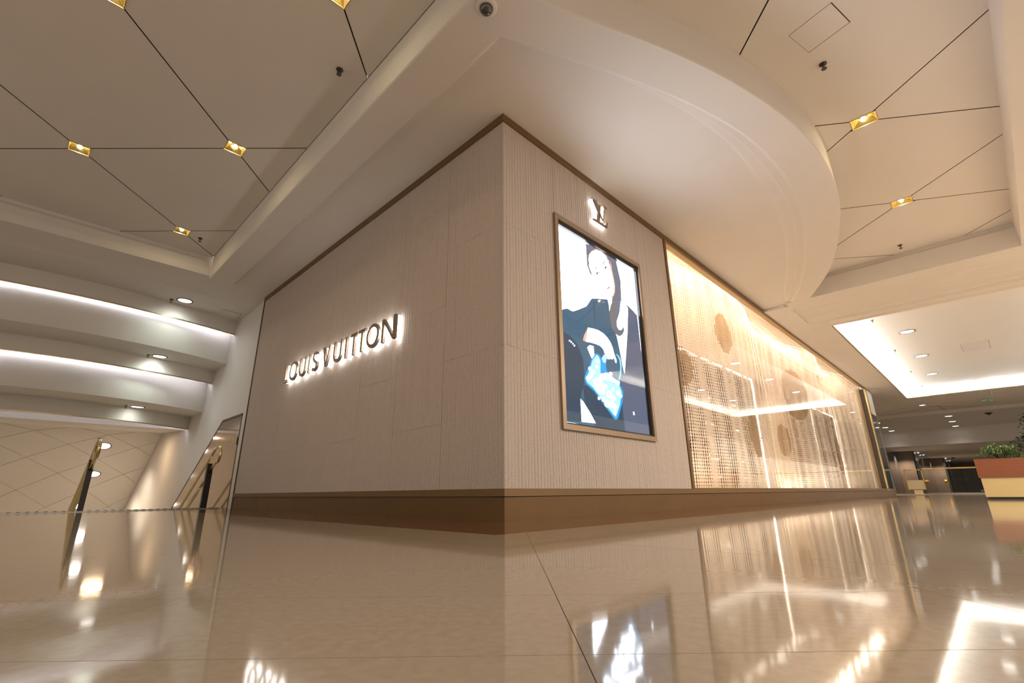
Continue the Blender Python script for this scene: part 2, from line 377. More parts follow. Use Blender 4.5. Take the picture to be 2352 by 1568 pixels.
# corridor beyond
sweepx('ceiling.007', [(29.4, CVZ), (29.42, 4.1), (33.0, 4.1), (33.05, 3.94), (34.1, 3.94), (34.12, 4.0), (41.8, 4.0), (42.0, 3.0), (75, 3.0)], -8, 6)
g = G()
for a, b in (((29.6, 3.0), (31.0, 1.5)), ((31.0, 1.5), (32.8, -.2)), ((29.6, -.4), (31.1, 1.5)), ((31.1, 1.5), (32.8, 3.4)), ((29.6, 1.4), (32.8, 1.1))):
    d = Vector((b[0] - a[0], b[1] - a[1], 0)).normalized() * .0; n = Vector((-(b[1] - a[1]), b[0] - a[0], 0)).normalized() * .012
    g.prism([(a[0] + n.x, a[1] + n.y), (b[0] + n.x, b[1] + n.y), (b[0] - n.x, b[1] - n.y), (a[0] - n.x, a[1] - n.y)], lambda p: (p[0], p[1], 4.097), lambda p: (p[0], p[1], 4.099))
setk(g.build('trim_2', 'groove'), **STR)
# beam at the right edge of the view
g = G()
n = 8; xs_ = [1.75 + i * (10.65 - 1.75) / n for i in range(n + 1)]
v = []; f = []
for x in xs_: v += [(x, beamY(x), ZU + .02), (x, beamY(x), ZB), (x, -8, ZB)]
for i in range(n): f += [(3 * i, 3 * i + 1, 3 * i + 4, 3 * i + 3), (3 * i + 1, 3 * i + 2, 3 * i + 5, 3 * i + 4)]
setk(obj('ceiling.008', v, f, 'paint'), **STR)

# ------------------------------------------------------------------ ceiling steps over the stairwell
def arcsweep(name, prof, m='paint', x0=-4, x1=2.88, n=24, mi=None, parent=None, k0=True):
    # prof: (base y, curvature, z)
    v = []; f = []; c = len(prof)
    for i in range(n + 1):
        x = x0 + (x1 - x0) * i / n
        v += [(x, y + k * x * x, z) for y, k, z in prof]
    for i in range(n): f += [(i * c + j, i * c + j + 1, (i + 1) * c + j + 1, (i + 1) * c + j) for j in range(c - 1)]
    o = obj(name, v, f, m, parent)
    return o
setk(arcsweep('ceiling.009', [(9.44, 0, ZU + .02), (9.43, 0, ZU - .05), (9.39, 0, 4.29), (9.365, 0, 4.15), (9.36, 0, 4.02), (9.98, 0, 4.02), (10.07, .02, 4.012), (10.16, .045, 3.99),
                        (11.09, .06, 4.0), (11.10, .06, 3.69), (11.14, .06, 3.69), (11.15, .06, 4.05), (11.19, .078, 4.05)]), **STR)
setk(arcsweep('ceiling.010', [(11.19, .078, 4.05), (11.20, .078, 3.06), (12.1, .08, 3.05), (12.11, .08, 2.75), (12.15, .08, 2.75), (12.155, .08, 3.2), (12.24, .115, 3.2)], 'paint_cool'), **STR)
setk(arcsweep('ceiling.011', [(12.24, .115, 3.2), (12.25, .115, 2.135), (13.3, .12, 2.14), (13.31, .12, 1.83), (13.35, .12, 1.83), (13.36, .12, 2.35), (14.64, 0, 2.35), (14.65, 0, 1.84), (17.3, 0, 2.0)], 'paint_cool'), **STR)
for k, (yb, kk, z) in enumerate(((11.10, .06, 3.69), (12.11, .08, 2.75), (13.31, .12, 1.83))):
    tr = arcsweep('trim_%d' % (k + 3), [(yb - .006, kk, z + .012), (yb - .006, kk, z - .008), (yb + .045, kk, z - .008)], 'brass_dull'); setk(tr, **STR)
    st = arcsweep('ceiling_light_strip', [(yb + .055, kk, z + .01), (yb + .055, kk, z - .004), (yb + .064, kk, z - .004), (yb + .064, kk, z + .01)], 'led', x1=2.84)
    setk(st, label=('thin bright LED strip behind the topmost curved ceiling step over the stairwell', 'LED strip behind the middle curved ceiling step over the stairwell',
                    'LED strip behind the lowest curved ceiling step above the diamond-panelled slope')[k], cat='light strip')
# side wall of the stairwell
g = G().box((2.86, 9.74, -6), (3.1, 32, 4.3)); setk(g.build('wall_side', 'paint'), **STR)
g = G().box((CX - .012, 9.70, 0), (2.88, 9.745, 4.0)); setk(g.build('trim_6', 'groove'), **STR)
g = G().box((CX + .006, 9.745, 0), (2.88, 9.98, 4.0)); setk(g.build('trim_7', 'paint'), **STR)
setk(G().box((-4.2, 9.3, -6), (-4, 32, 4.3)).build('wall_far', 'paint'), **STR)
# sloped soffit in diamond panels
sl = thing('ceiling.012', (0, 17.3, 2.01)); setk(sl, **STR)
def zs(y): return 2.01 - .577 * (y - 17.3)
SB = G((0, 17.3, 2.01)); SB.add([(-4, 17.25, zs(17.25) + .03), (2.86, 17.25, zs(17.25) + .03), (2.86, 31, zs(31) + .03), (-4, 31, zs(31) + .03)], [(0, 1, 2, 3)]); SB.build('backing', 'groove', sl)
fy = {-1: 17.0, 0: 17.28, 1: 17.52, 2: 17.99, 3: 18.6, 4: 19.25, 5: 20.03, 6: 20.9, 7: 21.8, 8: 22.8, 9: 23.8, 10: 24.8, 11: 25.8}
for i in range(-6, 6):
    for n_ in range(-1, 10):
        if (i + n_) % 2 == 0: continue
        x = .15 + .75 * i
        P = [(x, fy[n_]), (x + .75, fy[n_ + 1]), (x, fy[n_ + 2]), (x - .75, fy[n_ + 1])]
        P = clip(clip(clip(inset(P, .008), 1, 0, 2.855), 0, -1, -17.3), -1, 0, 3.99)
        if len(P) < 3 or area2(P) < .004: continue
        mx, my = sum(p[0] for p in P) / len(P), sum(p[1] for p in P) / len(P); mz = zs(my)
        g = G((mx, my, mz)); g.prism(P, lambda p: (p[0], p[1], zs(p[1])), lambda p: (p[0], p[1], zs(p[1]) + .025))
        o = g.build('sloped_ceiling_panel', 'paint', sl); o.location = (mx, my - 17.3, mz - 2.01)

# ------------------------------------------------------------------ shop walls
setk(G().box((CX + .03, CY + .03, 0), (CX + .2, 9.72, 4.1)).build('wall_left', 'joint'), **STR)
wr = G().box((CX + .03, CY + .03, 0), (6.29, CY + .2, 4.1)).build('wall_right', 'joint'); setk(wr, **STR)
wl = bpy.data.objects['wall_left']
def rib_panel(width, height, along, n=None, cut=None):
    # profile running along the wall, depth outwards; returns list of (s, depth)
    w_ = .042; n = max(1, round(width / w_)); w_ = width / n; prof = []
    for k in range(n):
        a = k * w_; d = random.uniform(-.0012, .0012); t = random.uniform(-.002, .002)
        prof += [(a + .0008, .0), (a + .0025, .0022 + d), (a + .010, .0042 + d), (a + w_ * .5 + t, .0052 + d), (a + w_ - .010, .0041 + d), (a + w_ - .0025, .0022 + d), (a + w_ - .0008, .0)]
    return prof
def build_panel(wall, s0, s1, z0, z1, which):
    rnd = 3; g = G((CX if which == 'L' else s0, s0 if which == 'L' else CY, z0))
    prof = rib_panel(s1 - s0 - .003, 0, None)
    nz = max(1, int((z1 - z0) / .3)); rows_ = []
    for kz in range(nz + 1):
        z = z0 + .0008 + (z1 - z0 - .0016) * kz / nz
        for s, d in prof:
            dd = -d + (random.uniform(-.0012, .0012) if 0 < kz < nz and d > 0 else 0)
            q = s0 + .0015 + s
            rows_.append((CX + dd, q, z) if which == 'L' else (q, CY + dd, z))
    c = len(prof); fs_ = [(r * c + j, r * c + j + 1, (r + 1) * c + j + 1, (r + 1) * c + j) for r in range(nz) for j in range(c - 1)]
    b0 = len(rows_)
    for z in (z0 + .0008, z1 - .0008):
        for q in (s0 + .0015, s1 - .0015): rows_.append((CX + .03, q, z) if which == 'L' else (q, CY + .03, z))
    fs_ += [tuple(range(c)) + (b0 + 1, b0), tuple(range(nz * c, nz * c + c)) + (b0 + 3, b0 + 2)]
    fs_ += [(0, b0, b0 + 2, nz * c), (c - 1, b0 + 1, b0 + 3, nz * c + c - 1)]
    g.add(rows_, fs_); o = g.build('stone_panel', 'stone', wall); o.location = g.o
Z0, Z1 = .256, 3.935
A = [Z0, 1.49, 2.74, Z1]; B = [Z0, .865, 2.11, 3.36, Z1]
s = CY - .006
for k in range(8):
    s1 = (3.745, 4.625, 5.46, 6.335, 7.21, 8.085, 8.96, 9.70)[k]
    zz = A if k % 2 == 0 else B
    for a, b in zip(zz, zz[1:]): build_panel(wl, s, s1, a, b, 'L')
    s = s1
for a, b in zip(A, A[1:]): build_panel(wr, CX - .006, 3.62, a, b, 'R')
for a, b in zip(A, A[1:]): build_panel(wr, 5.42, 6.275, a, b, 'R')
for s0, s1 in ((3.62, 4.5), (4.5, 5.42)):
    build_panel(wr, s0, s1, Z0, .80, 'R'); build_panel(wr, s0, s1, 3.18, Z1, 'R')
# top trim, plinth
g = G().box((CX - .022, CY - .022, 3.935), (CX + .05, 9.72, H - .001)).box((6.29, CY - .022, 3.935), (23.5, CY + .012, 4.10))
g.box((CX + .05, CY - .022, 3.935), (6.29, CY + .05, H - .001)); setk(g.build('trim_8', 'trim'), **STR)
g = G().box((CX - .02, CY - .02, .196), (CX + .1, 9.70, .256)).box((CX + .1, CY - .02, .196), (23.84, CY + .2, .256)); setk(g.build('baseboard_upper', 'trim'), **STR)
for k in range(4):
    y0, y1 = CY - .008 + k * 1.705, CY - .008 + (k + 1) * 1.705 - .002
    setk(G().box((CX - .008, y0, 0), (CX + .1, y1, .190)).build('baseboard_left', 'plinth'), **STR)
for k in range(7):
    x0, x1 = CX + .1 + k * 2.98, CX + .1 + (k + 1) * 2.98 - .002
    setk(G().box((x0, CY - .008, 0), (x1, CY + .1, .190)).build('baseboard_right', 'plinth'), **STR)

# ------------------------------------------------------------------ illuminated lettering
lt = thing('shop_sign', (CX - .05, 6.2, 1.93), label='raised bronze capital letters LOUIS VUITTON with white halo light on the left stone wall', cat='sign')
def ring(cx, cz, rx, rz, t, n=28, a0=0, a1=360):
    out = []
    for k in range(n + 1):
        a = math.radians(a0 + (a1 - a0) * k / n)
        out.append(((cx + rx * math.cos(a), cz + rz * math.sin(a)), (cx + (rx - t) * math.cos(a), cz + (rz - t) * math.sin(a))))
    return out
def strip_shape(pairs): return [[a[0], b[0], b[1], a[1]] for a, b in zip(pairs, pairs[1:])]
LH, LT = .296, .043
def letter(ch, w):
    t = LT; h = LH
    if ch == 'L': return [[(0, 0), (t, 0), (t, h), (0, h)], [(t, 0), (w, 0), (w, t), (t, t)]]
    if ch == 'I': return [[(0, 0), (t, 0), (t, h), (0, h)]]
    if ch == 'T': return [[(w / 2 - t / 2, 0), (w / 2 + t / 2, 0), (w / 2 + t / 2, h - t), (w / 2 - t / 2, h - t)], [(0, h - t), (w, h - t), (w, h), (0, h)]]
    if ch == 'O': return strip_shape(ring(w / 2, h / 2, w / 2, h / 2 + .006, t))
    if ch == 'U': return [[(0, w / 2), (t, w / 2), (t, h), (0, h)], [(w - t, w / 2), (w, w / 2), (w, h), (w - t, h)]] + strip_shape(ring(w / 2, w / 2, w / 2, w / 2 + .004, t, 16, 180, 360))
    if ch == 'V': return [[(0, h), (t, h), (w / 2 + t * .45, 0), (w / 2 - t * .45, 0)], [(w - t, h), (w, h), (w / 2 + t * .45, 0), (w / 2 + t * .02, .045)]]
    if ch == 'N': return [[(0, 0), (t, 0), (t, h), (0, h)], [(w - t, 0), (w, 0), (w, h), (w - t, h)], [(0, h), (t, h), (w, 0), (w - t, 0)]]
    if ch == 'S':
        r1 = ring(w / 2, h * .74, w * .42, h * .26, t, 12, 20, 235); r2 = ring(w / 2, h * .27, w * .5, h * .275, t, 12, 75, -150)
        mid = [(r1[-1][0], r1[-1][1]), (r2[0][1], r2[0][0])]
        return strip_shape(r1) + [[mid[0][0], mid[1][0], mid[1][1], mid[0][1]]] + strip_shape(r2)
def letter_obj(polys, fmap, parent, name='letter', d0=.066, d1=.098):
    # fmap(p, depth) : letter plane -> world; face 18 mm thick standing 5 cm off the wall, acrylic body behind
    g = G(lt.location if parent is lt else parent.location)
    st = .0007 if len(polys) <= 5 else 0
    for k, P in enumerate(polys): g.prism(P, lambda p: fmap(p, d0 - k * st), lambda p: fmap(p, d1 + k * st))
    fr = g.build(name, 'letter', parent)
    g = G(parent.location)
    for k, P in enumerate(polys):
        Q = inset(P, .004)
        if len(Q) >= 3: g.prism(Q, lambda p: fmap(p, .012), lambda p: fmap(p, d0 - .002 - k * st))
    g.build('halo_light', 'halo', fr)
word = [('L', 7.82, .15), ('O', 7.625, .285), ('U', 7.255, .235), ('I', 6.925, .05), ('S', 6.80, .19), ('V', 6.455, .245), ('U', 6.115, .235),
        ('I', 5.78, .05), ('T', 5.63, .165), ('T', 5.425, .165), ('O', 5.222, .30), ('N', 4.86, .295)]
for ch, y, wd in word:
    letter_obj(letter(ch, wd), lambda p, d, y=y: (CX - d, y - p[0], 1.928 + p[1]), lt)
# monogram above the screen
mg = thing('monogram_sign', (4.45, CY - .05, 3.4), label='small bronze interlaced L and V monogram with halo light above the lit screen', cat='sign')
X0 = 4.30
Vp = [[(.0, .30), (.115, .30), (.115, .287), (.0, .287)], [(.026, .287), (.092, .287), (.215, .055), (.186, .055)], [(.204, .072), (.216, .058), (.284, .287), (.264, .287)], [(.23, .30), (.32, .30), (.32, .287), (.23, .287)]]
Lp = [[(.115, .27), (.20, .27), (.20, .258), (.115, .258)], [(.133, .258), (.182, .258), (.142, .02), (.092, .02)], [(.01, 0), (.01, .014), (.085, .02), (.262, .022), (.262, 0)], [(.262, 0), (.262, .022), (.303, .085), (.32, .085), (.30, 0)]]
letter_obj(Lp, lambda p, d: (X0 + p[0], CY - d, 3.39 + p[1]), mg, 'letter_l', .052, .070)
letter_obj(Vp, lambda p, d: (X0 + p[0], CY - d - .004, 3.39 + p[1]), mg, 'letter_v', .052, .070)

# ------------------------------------------------------------------ backlit advertising screen
sc = thing('advertising_screen', (4.52, CY, .80), label='tall bronze-framed backlit screen picturing a woman in a dark jacket with a blue dotted handbag', cat='screen')
SO = tuple(sc.location)
a0, a1, b0, b1 = 3.595, 5.415, .80, 3.185
g = G(SO); t = .055; fy0, fy1 = CY - .035, CY + .03
g.box((a0, fy0, b0), (a0 + t, fy1, b1)).box((a1 - t, fy0, b0), (a1, fy1, b1)).box((a0 + t, fy0, b0), (a1 - t, fy1, b0 + t)).box((a0 + t, fy0, b1 - t), (a1 - t, fy1, b1))
g.build('frame', 'frame', sc)
g = G(SO); i0, i1, j0, j1 = a0 + t, a1 - t, b0 + t, b1 - t; q = .03; fy0, fy1 = CY - .012, CY + .03
g.box((i0, fy0, j0), (i0 + .006, fy1, j1)).box((i1 - q, fy0, j0), (i1, fy1, j1)).box((i0 + .006, fy0, j0), (i1 - q, fy1, j0 + .02)).box((i0 + .006, fy0, j1 - q - .02), (i1 - q, fy1, j1))
g.build('inner_bezel', 'black', sc)
R = [Vector(r) for r in CAM]
PY = CY + .0235
def on_screen(u, v):                         # point of the printed picture, metres on the screen plane
    px, py = 1200 + u / 2.375, 400 + v / 2.375
    d = Vector(((px - 1176) / 1087, -(py - 784) / 1087, -1)); wv = Vector((R[0].dot(d), R[1].dot(d), R[2].dot(d)))
    k = PY / wv.y; return (min(max(wv.x * k, i0), i1), min(max(.22 + wv.z * k, j0), j1))
def em(name, r, g_, b, s=1): return mat(name, (.02, .02, .02, 1), .6, emit=rgb(r, g_, b), es=s, spec=0)
PM = [em('print_white', 238, 243, 255, 7.5), em('print_hair', 118, 126, 146, .7), em('print_skin', 255, 250, 244, 3.5), em('print_jacket', 58, 104, 134, .75), em('print_jacket_dark', 38, 72, 98, .7),
      em('print_blue', 20, 150, 215, 1.1), em('print_pale_blue', 150, 210, 245, 1.4), em('print_line', 60, 60, 66, .8), em('print_lip', 215, 60, 70, 1), em('print_taupe', 138, 134, 130, .6), em('print_orange', 240, 190, 165, .9), em('print_right', 92, 108, 138, .7), em('print_blush', 238, 178, 160, .9)]
g = G(SO); lay = [0]
def art(pts, mi, raw=False):
    lay[0] += 1; y = PY - lay[0] * .00018
    pl = [(p if raw else on_screen(*p)) for p in pts]
    g.add([(p[0], y, p[1]) for p in pl], [tuple(range(len(pl)))], mi)
def dot(u, v, r, mi, sx=.8): art([(u + r * sx * math.cos(a * math.pi / 6), v + r * math.sin(a * math.pi / 6)) for a in range(12)], mi)
art([(i0, j0), (i1, j0), (i1, j1), (i0, j1)], 0, True)
art([(345, 378), (420, 350), (520, 430), (512, 480), (535, 580), (540, 690), (528, 760), (515, 800), (516, 830), (528, 850), (542, 848), (549, 828), (556, 850), (545, 876), (528, 884), (508, 872), (487, 840), (476, 800), (474, 750), (484, 700), (497, 640), (495, 560), (470, 470), (420, 415), (370, 430), (362, 500), (380, 545), (384, 556), (368, 540), (352, 495)], 1)
art([(484, 700), (474, 750), (476, 800), (487, 840), (508, 872), (528, 884), (520, 866), (500, 830), (494, 790), (500, 750), (505, 700)], 9)
FACE = [(360, 470), (364, 440), (378, 422), (400, 412), (430, 422), (455, 448), (472, 490), (485, 530), (494, 570), (500, 610), (499, 640), (493, 660), (480, 671), (462, 664), (445, 645), (415, 600), (392, 558), (384, 540), (370, 500)]
art([(436 + (u - 436) * 1.06 + 2, 545 + (v - 545) * 1.035) for u, v in FACE], 12)
art(FACE, 2)
art([(478, 470), (486, 500), (489, 530), (484, 520), (479, 495)], 10)
art([(463, 668), (486, 670), (488, 700), (478, 720), (470, 700)], 2)
art([(213, 740), (228, 734), (248, 733), (262, 742), (275, 748), (300, 740), (330, 728), (348, 720), (362, 700), (375, 680), (385, 677), (464, 682), (472, 720), (476, 780), (487, 840), (508, 872), (516, 884), (530, 950), (545, 1040), (556, 1085), (600, 1200), (720, 1430), (240, 1350)], 3)
art([(560, 712), (574, 716), (600, 742), (625, 770), (715, 1430), (560, 1400), (540, 1120), (556, 1085), (566, 960), (572, 850), (575, 740)], 11)
art([(535, 692), (558, 706), (574, 728), (573, 850), (566, 960), (557, 1088), (545, 1040), (530, 960), (513, 880), (528, 884), (545, 876), (556, 850), (549, 828), (542, 848), (528, 850), (516, 830), (515, 800), (528, 760)], 2)
art([(220, 860), (260, 880), (300, 930), (330, 1010), (340, 1120), (320, 1200), (316, 1225), (330, 1350), (240, 1345)], 4)
art([(400, 1160), (450, 1260), (500, 1340), (520, 1338), (540, 1250), (560, 1400), (400, 1380), (340, 1260), (330, 1150)], 4)
art([(385, 690), (395, 740), (398, 830), (392, 780), (386, 730)], 4)
art([(356, 836), (385, 842), (412, 850), (440, 868), (462, 890), (480, 918), (492, 948), (498, 975), (512, 1012), (512, 1030), (505, 1026), (498, 1000), (494, 1008), (484, 1010), (478, 1006), (470, 1010), (462, 1006), (455, 1000), (450, 985), (440, 955), (425, 938), (405, 928), (372, 918), (346, 914), (329, 906)], 2)
art([(356, 836), (346, 914), (329, 906), (334, 880)], 10)
for a in ((468, 985), (480, 985), (490, 985)): art([(a[0], a[1]), (a[0] + 2, a[1]), (a[0] + 5, a[1] + 24), (a[0] + 1, a[1] + 24)], 10)
art([(352, 945), (366, 932), (386, 938), (391, 985), (380, 1010), (368, 985)], 0)
art([(315, 1225), (330, 1240), (370, 1305), (398, 1358), (322, 1350)], 0)
# handbag
art([(400, 976), (416, 984), (432, 1010), (448, 1030), (460, 1075), (480, 1085), (500, 1120), (532, 1148), (549, 1188), (545, 1240), (532, 1290), (520, 1330), (510, 1340), (500, 1334), (470, 1295), (430, 1240), (390, 1185), (352, 1150), (338, 1128), (336, 1108), (346, 1080), (362, 1050), (374, 1012), (388, 990)], 5)
art([(402, 985), (414, 992), (424, 1015), (424, 1085), (462, 1090), (498, 1128), (528, 1155), (540, 1190), (530, 1260), (508, 1325), (470, 1280), (430, 1225), (385, 1165), (350, 1135), (347, 1110), (368, 1060), (380, 1015)], 6)
for u, v, r in ((409, 1018, 12), (366, 1060, 11), (384, 1080, 13), (404, 1050, 9), (358, 1112, 16), (372, 1100, 13), (478, 1090, 12), (520, 1140, 11), (470, 1200, 20), (487, 1215, 15), (462, 1250, 22), (500, 1225, 9), (520, 1190, 14), (485, 1255, 20), (505, 1270, 13), (440, 1228, 13), (500, 1300, 12), (490, 1175, 9), (534, 1210, 9), (415, 1222, 9), (452, 1160, 13)): dot(u, v, r, 0)
art([(424, 1012), (440, 1000), (455, 1018), (450, 1085), (424, 1082)], 5)
art([(428, 1005), (440, 985), (452, 982), (458, 1000), (450, 1030), (438, 1028)], 6)
art([(420, 1092), (455, 1082), (470, 1095), (500, 1118), (528, 1132), (520, 1142), (480, 1128), (440, 1120), (415, 1120)], 0)
art([(383, 1118), (410, 1108), (432, 1125), (446, 1165), (446, 1195), (436, 1205), (405, 1190), (386, 1160)], 0)
for side, mi_ in ((1, 5), (0, 6)):
    P_ = [(508, 982), (518, 990), (530, 1015), (534, 1050), (531, 1090), (524, 1122)]; w_ = 5.5 if side else 2.2
    art([(u + w_, v) for u, v in P_] + [(u - w_, v) for u, v in P_[::-1]], mi_)
# face details, buttons
for (u, v) in ((406, 541), (452, 509)):
    art([(u - 9, v + 3), (u - 3, v - 6), (u + 6, v - 6), (u + 9, v - 1), (u + 3, v + 6), (u - 4, v + 7)], 7); dot(u + 3, v, 2.2, 0)
art([(388, 530), (392, 515), (400, 508), (407, 510), (398, 514), (391, 524)], 7); art([(430, 500), (436, 484), (446, 474), (450, 476), (440, 486), (433, 498)], 7)
dot(446, 589, 1.6, 7); dot(456, 584, 2.2, 7)
art([(455, 626), (466, 616), (477, 612), (470, 622), (460, 628)], 8)
for u, v in ((253, 909), (262, 916), (271, 926), (279, 936), (602, 1300), (604, 1310)): dot(u, v, 4.5, 0); dot(u + 1, v + 3, 2, 8)
g.build('picture', PM, sc)
G(SO).box((i0, CY - .004, j0), (i1, CY - .002, j1)).build('cover_glass', 'cover', sc)
G(SO).box((i0, CY + .025, j0), (i1, CY + .029, j1)).build('back_plate', 'black', sc)

# ------------------------------------------------------------------ shop window
GY = 3.045; ZG0, ZG1 = .256, 3.955
win = thing('window_1', (6.3, GY, ZG0)); setk(win, **STR); WO = tuple(win.location)
G(WO).box((6.275, CY - .02, ZG0), (6.335, GY + .04, 4.068)).build('window_jamb', 'trim', win)
G(WO).box((6.30, CY + .012, 4.07), (22.5, GY + .04, 4.10)).build('window_head', 'tan', win)
G(WO).box((6.335, CY + .07, 4.045), (22.3, CY + .082, 4.069)).build('head_groove', 'darksteel', win)
G(WO).box((6.335, GY - .03, .2565), (22.3, GY + .06, .268)).build('window_sill', 'trim', win)
js = [6.335, 8.44, 10.38, 12.4, 14.4, 16.4, 18.4, 20.4, 22.28]
for a, b in zip(js, js[1:]): G(WO).box((a + .003, GY, ZG0), (b - .003, GY + .006, 4.068)).build('pane', 'glass', win)
for x0, x1 in ((22.29, 22.36), (22.40, 22.46)): G(WO).box((x0, CY - .015, ZG0), (x1, CY + .035, 3.93)).build('brass_post', 'brass', win)
G(WO).box((22.36, CY + .02, ZG0), (22.40, GY + .03, 3.93)).build('post_groove', 'darksteel', win)
G(WO).box((22.29, GY + .008, ZG0), (22.42, GY + .08, 4.0)).build('return_panel', 'tan', win)
setk(G().box((22.44, 3.053, .2), (22.49, 7.0, 4.62)).build('wall_return', 'inner'), **STR)
# glazed corner beyond the posts and plaster fascia above it
co = thing('window_2', (22.5, CY, ZG0)); setk(co, **STR); KO = tuple(co.location)
G(KO).box((22.48, CY + .01, ZG0), (23.80, CY + .5, 3.0)).build('corner_glazing', 'darkglass', co)
for x in (23.80,): G(KO).box((x, CY, ZG0), (x + .04, CY + .5, 3.0)).build('corner_post', 'steel', co)
setk(G().box((22.5, CY - .02, 3.0), (23.5, CY + .6, 3.92)).build('wall_corner', 'paint'), **STR)
setk(G().box((23.4, CY + .5, 0), (23.8, 7.3, 4.6)).build('wall_end', 'inner'), **STR)
# interior shell
g = G().box((6.0, 7.0, 0), (23.4, 7.1, 4.7)).box((6.0, 3.12, 0), (6.29, 7.0, 4.7)); setk(g.build('wall_back', 'inner'), **STR)
setk(G().box((6.0, 3.06, 4.62), (23.8, 7.1, 4.70)).build('ceiling.013', 'inner'), **STR)
setk(G().box((6.2, 3.0, 4.10), (23.8, 3.06, 4.7)).build('wall_inner', 'inner'), **STR)
setk(G().box((6.29, 3.06, .0), (23.4, 7.0, .22)).build('floor.002', 'shelfwood'), **STR)
# shelving
def shelf_unit(x0, x1, ztop, shelves, divs, label, leds):
    y0, y1 = 4.1, 4.62; u = thing('display_shelving', (x0, y0, .22), label=label, cat='shelving', group='lit shelving inside the shop'); O_ = tuple(u.location)
    G(O_).box((x0, y1 - .03, .22), (x1, y1, ztop)).build('back_panel', 'shelfwood', u)
    for x in (x0, x1 - .05): G(O_).box((x, y0, .22), (x + .05, y1 - .03, ztop)).build('side_panel', 'shelfwood', u)
    G(O_).box((x0 + .05, y0, ztop - .05), (x1 - .05, y1 - .03, ztop)).build('top_panel', 'shelfwood', u)
    for z in shelves:
        sh = G(O_).box((x0 + .05, y0 + .03, z), (x1 - .05, y1 - .03, z + .035)).build('shelf', 'shelfdark', u)
        G(O_).box((x0 + .07, y1 - .06, z - .02), (x1 - .07, y1 - .03, z - .002)).build('shelf_light', 'led_shelf', sh)
    for x in divs: G(O_).box((x, y0 + .02, .22), (x + .04, y1 - .03, ztop - .05)).build('divider', 'shelfdark', u)
    for a, b in leds: G(O_).box(a, b).build('light_strip', 'led_shelf', u)
shelf_unit(6.6, 13.3, 3.05, (.55, .95, 1.75, 2.4), (8.6, 10.0, 11.6), 'widest lit shelving bay behind the sequin curtain, nearest the framed screen', [((6.6, 4.07, 3.03), (13.3, 4.1, 3.06)), ((13.24, 4.07, .22), (13.3, 4.1, 3.03))])
shelf_unit(15.7, 18.95, 2.95, (.55, 1.15, 1.75, 2.4), (17.2,), 'lit shelving bay in the middle of the shop window behind the curtain', [((18.89, 4.07, .22), (18.95, 4.1, 2.9))])
shelf_unit(19.4, 22.42, 3.0, (.60, 1.1, 1.6), (21.0,), 'lit shelving bay at the brass-post end of the shop window', [((19.4, 4.07, 2.97), (22.42, 4.1, 3.0)), ((22.36, 4.07, .22), (22.42, 4.1, 2.97))])

# ------------------------------------------------------------------ sequin curtain (uncountable discs: one object)
cp = [(6.35, 3.72), (7.0, 3.66), (7.85, 3.55), (8.57, 3.44), (9.2, 3.35), (10.1, 3.32), (11.2, 3.37), (12.1, 3.55), (12.9, 3.76), (13.7, 3.84), (14.7, 3.79), (15.4, 3.74), (16.15, 3.55), (17.0, 3.36), (17.8, 3.38),
      (18.8, 3.58), (19.8, 3.70), (20.6, 3.66), (21.5, 3.42), (22.1, 3.34)]
sp = .056
cs = smoothpts(cp, 3); Lt = sum(math.dist(a, b) for a, b in zip(cs, cs[1:])); N = int(Lt / sp); cs = resample(cs, N)
zt, zb = 4.40, .225; NZ = int((zt - zb) / sp)
# small secondary folds
V = []; F = []; MI = []
circ = [(9.6, 3.3, .42), (12.9, 3.3, .36), (15.6, 2.9, .75), (10.6, 1.35, .50), (14.2, 1.5, .42), (19.9, 1.4, .62), (7.9, 2.35, .35), (18.0, 2.7, .5)]
for i in range(1, N - 1):
    x, y = cs[i]; tx, ty = cs[i + 1][0] - cs[i - 1][0], cs[i + 1][1] - cs[i - 1][1]; L = math.hypot(tx, ty); tx, ty = tx / L, ty / L
    fold = .018 * math.sin(i * .33) + .012 * math.sin(i * .81)
    cx_, cy_ = x - ty * fold, y + tx * fold
    for k in range(NZ):
        z = zt - sp * (k + .5)
        zf = .03 * math.sin(z * 2.1 + i * .05)
        c = Vector((cx_, cy_ + zf * .5, z)); T = Vector((tx, ty, 0)); U = Vector((0, 0, 1)); Nn = Vector((ty, -tx, 0))
        T = (T + Nn * random.uniform(-.07, .07)).normalized(); U = (U + Nn * random.uniform(-.07, .07)).normalized()
        dk = any((x - a) ** 2 + (z - b) ** 2 < r * r for a, b, r in circ)
        r = sp * (.552 if not dk else .565)
        n = len(V)
        for q in range(8):
            a = math.pi * (q + .5) / 4; V.append(c + T * (r * math.cos(a)) + U * (r * math.sin(a)))
        F.append(tuple(range(n, n + 8))); MI.append(1 if dk else 0)
ct = thing('sequin_curtain', (6.35, 3.7, .3), label='rose-gold curtain of linked sequin discs hanging in waves behind the shop window', cat='curtain')
me = bpy.data.meshes.new('sequin_sheet'); me.from_pydata([v - Vector((6.35, 3.7, .3)) for v in V], [], F); me.materials.append(M['chain']); me.materials.append(M['chain_dark'])
me.polygons.foreach_set('material_index', MI); o = bpy.data.objects.new('sequin_sheet', me); COL.objects.link(o); o.parent = ct; o['kind'] = 'stuff'
g = G((6.35, 3.7, .3)); g.tube([(a, b, zt + .02) for a, b in cs[::6]], .014, 6); g.build('curtain_rail', 'brass', ct)
g = G((6.35, 3.7, .3)); g.tube([(a, b + .04, zt + .05) for a, b in cs[::6]], .018, 6); g.build('rail_light', 'led_rail', ct)
for k in range(0, N, 40): G((6.35, 3.7, .3)).tube([(cs[k][0], cs[k][1], zt + .02), (cs[k][0], cs[k][1], 4.62)], .005, 5).build('rail_hanger', 'brass', ct)

